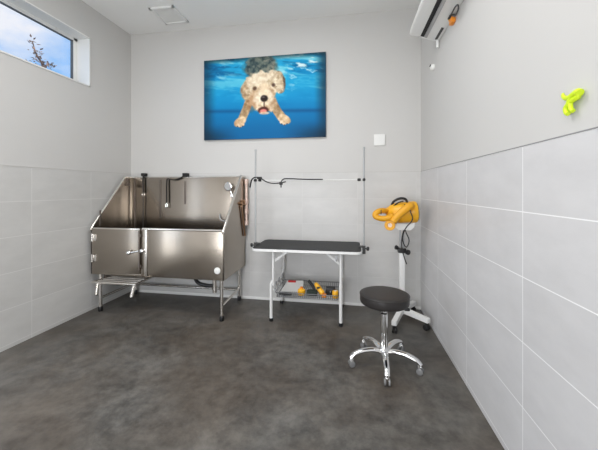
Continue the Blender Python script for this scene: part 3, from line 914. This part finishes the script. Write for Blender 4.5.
def fbm(x, y, seed, o=4):
    s, a, t = 0, 1, 0
    for i in range(o):
        s = s + a * vnoise(x * 2 ** i, y * 2 ** i, seed + i); t += a; a *= .55
    return s / t
U, V = np.meshgrid(np.linspace(0, 1, NX), np.linspace(0, 1, NY))   # V grows downward
X_, Y_ = U * 1.535, V
def sm(a, b, t):
    t = np.clip((t - a) / (b - a), 0, 1); return t * t * (3 - 2 * t)
img = np.zeros((NY, NX, 3))
def lay(mask, col):
    global img
    c = np.array(col, float)
    img = img * (1 - mask[..., None]) + c * mask[..., None]
# water
img[:] = np.array((4, 132, 194))
lay(sm(.45, 1.0, V) * .85, (8, 94, 150))
lay(sm(.25, .7, fbm(X_ * 2.2 + .3 * Y_, Y_ * 5, 11)) * sm(.75, .2, V), (34, 168, 218))
rip = fbm(X_ * 3.2 + 3 * fbm(X_ * 2, Y_ * 3, 31), Y_ * 15 - X_ * 2.2, 21)
lay(sm(.50, .72, rip) * sm(.66, .12, V) * .9, (120, 216, 236))
lay(sm(.48, .30, rip) * sm(.5, .05, V) * .75, (6, 84, 136))
lay(sm(.54, .72, fbm(X_ * 8, Y_ * 20 - X_ * 3, 41)) * sm(.6, .15, V) * (sm(.55, .8, U) + .5 * sm(.4, .1, U)), (214, 242, 246))
lay(np.exp(-((V - .665 - .05 * (U - .5)) / .022) ** 2) * .55 * sm(.0, .2, np.abs(U - .5)), (8, 66, 118))
# dark edges of the print
edge = np.maximum(sm(.12, 0, U), sm(.90, 1.0, U)) * .75
lay(edge * (.7 + .5 * fbm(X_ * 4, Y_ * 4, 51)), (22, 50, 68))
lay(sm(.78, 1.0, V) * (sm(.35, 0, U) + sm(.62, 1, U)) * .75, (18, 40, 58))
lay(sm(.07, 0, V) * .75, (24, 56, 66))
def ell(cx, cy, rx, ry, rot=0, soft=.16, rough=.10, seed=61, fq=9):
    """soft edged ellipse, cx/cy in picture-height units"""
    c, s_ = math.cos(rot), math.sin(rot)
    dx, dy = X_ - cx, Y_ - cy
    d = np.sqrt(((dx * c + dy * s_) / rx) ** 2 + ((-dx * s_ + dy * c) / ry) ** 2)
    d = d + (fbm(X_ * fq, Y_ * fq, seed) - .5) * rough * 2
    return sm(1 + soft / 2, 1 - soft / 2, d)
fur = fbm(X_ * 26, Y_ * 26, 71)
fur = np.clip((fur - .5) * 1.9 + .5, 0, 1)
def fcol(a, b):
    return np.array(a)[None, None] * (1 - fur[..., None]) + np.array(b)[None, None] * fur[..., None]
# body seen behind and above the head
mb = ell(.735, .13, .19, .17, 0, .3, .3)
lay(mb * .92, fcol((40, 52, 56), (128, 128, 112)))
lay(mb * sm(.5, .75, fbm(X_ * 18, Y_ * 18, 77)) * .6, (164, 158, 140))
# legs and paws
for pts, w in (([(.585, .56), (.545, .66), (.505, .745)], .048), ([(.90, .58), (.945, .67), (1.0, .745)], .050)):
    for i in range(len(pts) - 1):
        for t_ in np.linspace(0, 1, 7):
            a, b_ = pts[i], pts[i + 1]
            lay(ell(a[0] + (b_[0] - a[0]) * t_, a[1] + (b_[1] - a[1]) * t_, w, w * 1.15, 0, .3, .12), fcol((142, 112, 80), (206, 178, 138)))
for cx, cy, r_ in ((.478, .785, -.5), (1.035, .775, .5)):
    lay(ell(cx, cy, .085, .052, r_, .25, .12), fcol((186, 150, 108), (238, 214, 178)))
    for k_ in (-1, 0, 1):
        lay(ell(cx - .9 * r_ * .0 + k_ * .034, cy + .035 + (.016 if k_ == 0 else .0), .022, .020, 0, .4, .1), fcol((204, 170, 130), (246, 226, 196)))
    for k_ in (-1, 0, 1):
        lay(ell(cx + k_ * .034, cy + .056 + (.014 if k_ == 0 else 0), .008, .008, 0, .5, .1), (70, 56, 50))
# head
lay(ell(.59, .38, .10, .14, .35, .2, .2), fcol((150, 120, 90), (224, 198, 160)))
lay(ell(.965, .325, .078, .135, -.25, .2, .2), fcol((92, 78, 66), (186, 160, 128)))
lay(ell(.775, .335, .235, .165, -.08, .16, .34, 61, 16), fcol((186, 160, 126), (255, 242, 216)))
lay(ell(.765, .50, .175, .185, 0, .16, .30, 63, 16), fcol((190, 158, 122), (252, 234, 204)))
lay(ell(.69, .27, .12, .07, -.2, .5, .3) * .7, fcol((232, 208, 172), (255, 246, 226)))
lay(ell(.665, .385, .026, .026, .3, .9, .3) * .85, (74, 48, 36))
lay(ell(.900, .355, .024, .026, -.2, .9, .3) * .85, (72, 48, 38))
lay(ell(.885, .52, .05, .13, -.1, .7, .3) * .45, (150, 108, 74))
lay(ell(.64, .55, .06, .11, .2, .7, .3) * .45, (170, 118, 78))
lay(ell(.775, .50, .13, .10, 0, .35, .15) * .85, fcol((214, 188, 152), (255, 244, 222)))
lay(ell(.79, .41, .05, .10, 0, .8, .2) * .5, (250, 228, 194))
# mouth and nose
lay(ell(.775, .655, .066, .040, -.05, .5, .2), (84, 44, 38))
lay(ell(.775, .668, .042, .024, 0, .5, .1), (222, 132, 120))
lay(ell(.79, .692, .062, .016, 0, .6, .1) * .8, fcol((206, 176, 140), (244, 224, 196)))
lay(ell(.785, .515, .046, .040, 0, .5, .2), (40, 30, 28))
lay(ell(.775, .497, .018, .010, 0, .7, .0) * .6, (120, 112, 112))
lay(ell(.785, .585, .010, .045, 0, .6, .1) * .7, (90, 62, 50))
img = np.clip(img, 0, 255) / 255.0
linimg = np.where(img <= .04045, img / 12.92, ((img + .055) / 1.055) ** 2.4)
bm = B()
grid = [[bm.verts.new((px0 + (px1 - px0) * i / (NX - 1), yf_ - .0012, pz1 - (pz1 - pz0) * j / (NY - 1))) for i in range(NX)] for j in range(NY)]
for j in range(NY - 1):
    for i in range(NX - 1):
        bm.faces.new((grid[j][i], grid[j + 1][i], grid[j + 1][i + 1], grid[j][i + 1]))
pr = obj('print', bm, 'print', CV)
at = pr.data.color_attributes.new('print', 'FLOAT_COLOR', 'POINT')
flat = np.ones((NX * NY, 4), dtype=np.float32)
flat[:, :3] = linimg.reshape(-1, 3)
at.data.foreach_set('color', flat.ravel())

# ------------------------------------------------------------------ young tree outside the window
TR = thing('young_tree', 'reddish leafy treetop rising outside the high window', 'tree', (-6.0, 4.98, -.02))
bm = B()
tube(bm, spline([(-6.0, 4.98, -.02), (-6.03, 5.0, 1.5), (-5.97, 5.03, 3.0), (-6.0, 5.06, 3.75), (-6.0, 4.92, 4.0), (-6.0, 4.84, 4.22)], 6), [.055] * 7 + [.045] * 6 + [.03] * 6 + [.018] * 6 + [.010] * 6, 8)
tube(bm, spline([(-6.0, 5.06, 3.72), (-6.02, 5.12, 3.86), (-6.0, 5.17, 3.93)], 5), .012, 6)
tube(bm, spline([(-5.98, 5.03, 3.2), (-6.1, 4.85, 3.55), (-6.1, 4.75, 3.7)], 5), .014, 6)
obj('trunk', bm, 'bark', TR)
bm = B()
rr = random.Random(3)
cl_pts = [((-6.0, 4.84, 4.22), .05, 10), ((-6.0, 4.90, 4.05), .09, 26), ((-6.0, 4.98, 3.9), .09, 22), ((-6.0, 5.06, 3.80), .12, 40), ((-6.0, 5.15, 3.90), .08, 24), ((-6.05, 4.95, 3.66), .20, 70), ((-6.1, 4.76, 3.66), .14, 40)]
for c, sp_, n_ in cl_pts:
    for i in range(n_):
        p_ = Vector(c) + Vector((rr.gauss(0, sp_ * .6), rr.gauss(0, sp_ * .6), rr.gauss(0, sp_ * .6)))
        d_ = Vector((rr.uniform(-1, 1), rr.uniform(-1, 1), rr.uniform(-.4, 1))).normalized()
        u_, w_ = frame_of(d_)
        s_ = rr.uniform(.04, .075)
        q = [p_, p_ + d_ * s_ * .5 + u_ * s_ * .32, p_ + d_ * s_ * 1.2, p_ + d_ * s_ * .5 - u_ * s_ * .32]
        lo = [bm.verts.new(v) for v in q]; 
        bm.faces.new(lo)
obj('foliage', bm, 'leaf', TR)

# ------------------------------------------------------------------ sky
W = bpy.data.worlds.new('sky'); S.world = W; W.use_nodes = True
nt = W.node_tree; nt.nodes.clear()
out = nt.nodes.new('ShaderNodeOutputWorld'); bg = nt.nodes.new('ShaderNodeBackground')
tc = nt.nodes.new('ShaderNodeTexCoord')
mp = nt.nodes.new('ShaderNodeMapping'); mp.inputs['Scale'].default_value = (1, 1, 1.8); mp.inputs['Location'].default_value = (0.35, 0.1, 0.0)
nz = nt.nodes.new('ShaderNodeTexNoise'); nz.inputs['Scale'].default_value = 3.4; nz.inputs['Detail'].default_value = 6; nz.inputs['Roughness'].default_value = .5
cr = nt.nodes.new('ShaderNodeValToRGB')
cr.color_ramp.elements[0].position = .50; cr.color_ramp.elements[0].color = rgb(118, 184, 250)
cr.color_ramp.elements[1].position = .68; cr.color_ramp.elements[1].color = rgb(240, 243, 252)
nt.links.new(tc.outputs['Generated'], mp.inputs[0]); nt.links.new(mp.outputs[0], nz.inputs['Vector'])
nt.links.new(nz.outputs['Fac'], cr.inputs[0]); nt.links.new(cr.outputs[0], bg.inputs['Color'])
bg.inputs['Strength'].default_value = 1.0
nt.links.new(bg.outputs[0], out.inputs['Surface'])

# ------------------------------------------------------------------ lights
def area(name, loc, rot, sx, sy, power, col):
    L = bpy.data.lights.new(name, 'AREA'); L.shape = 'RECTANGLE'; L.size = sx; L.size_y = sy; L.energy = power; L.color = col
    o = bpy.data.objects.new(name, L); o.location = loc; o.rotation_euler = rot; COL.objects.link(o); return o
sun = bpy.data.lights.new('sun', 'SUN'); sun.energy = 3.0; sun.angle = .01
so = bpy.data.objects.new('sun', sun); so.rotation_euler = (math.radians(25), math.radians(50), 0); COL.objects.link(so)
area('door_fill_light', ((DX0 + DX1) / 2, YF - .25, 1.2), (PI / 2 + .22, 0, 0), 2.0, 2.2, 110, (1.0, 1.0, 1.0))  # added fill behind the guessed door, tilted up to lift the ceiling
area('window_fill_light', (xo - .05, (SY0 + SY1) / 2, (SZ0 + SZ1) / 2), (0, -PI / 2, 0), 1.9, .8, 18, (.97, .99, 1.0))  # added fill behind the guessed window, also gives the tub its streaks
area('ceiling_lamp', (-0.95, 1.6, ZC - .03), (0, 0, 0), 1.6, 0.6, 38, (1.0, .985, .97))
area('ceiling_lamp', (-1.1, -0.4, ZC - .03), (0, 0, 0), 1.6, 0.6, 30, (1.0, .985, .97))

# ------------------------------------------------------------------ camera
cam = bpy.data.cameras.new('camera')
co = bpy.data.objects.new('camera', cam); COL.objects.link(co)
co.location = (0, 0, 1.37)
co.rotation_euler = (PI / 2, 0, math.atan(50 / 300))
cam.sensor_fit = 'HORIZONTAL'; cam.sensor_width = 36.0
cam.lens = 36.0 * 300 / 598
cam.shift_y = -35.5 / 598
cam.clip_start = .02
S.camera = co

S.view_settings.view_transform = 'Standard'
S.view_settings.look = 'None'
S.view_settings.gamma = 1.0
S.view_settings.exposure = 0.06
S.view_settings.use_curve_mapping = False
S.cycles.use_denoising = True
S.cycles.max_bounces = 10
S.cycles.diffuse_bounces = 6
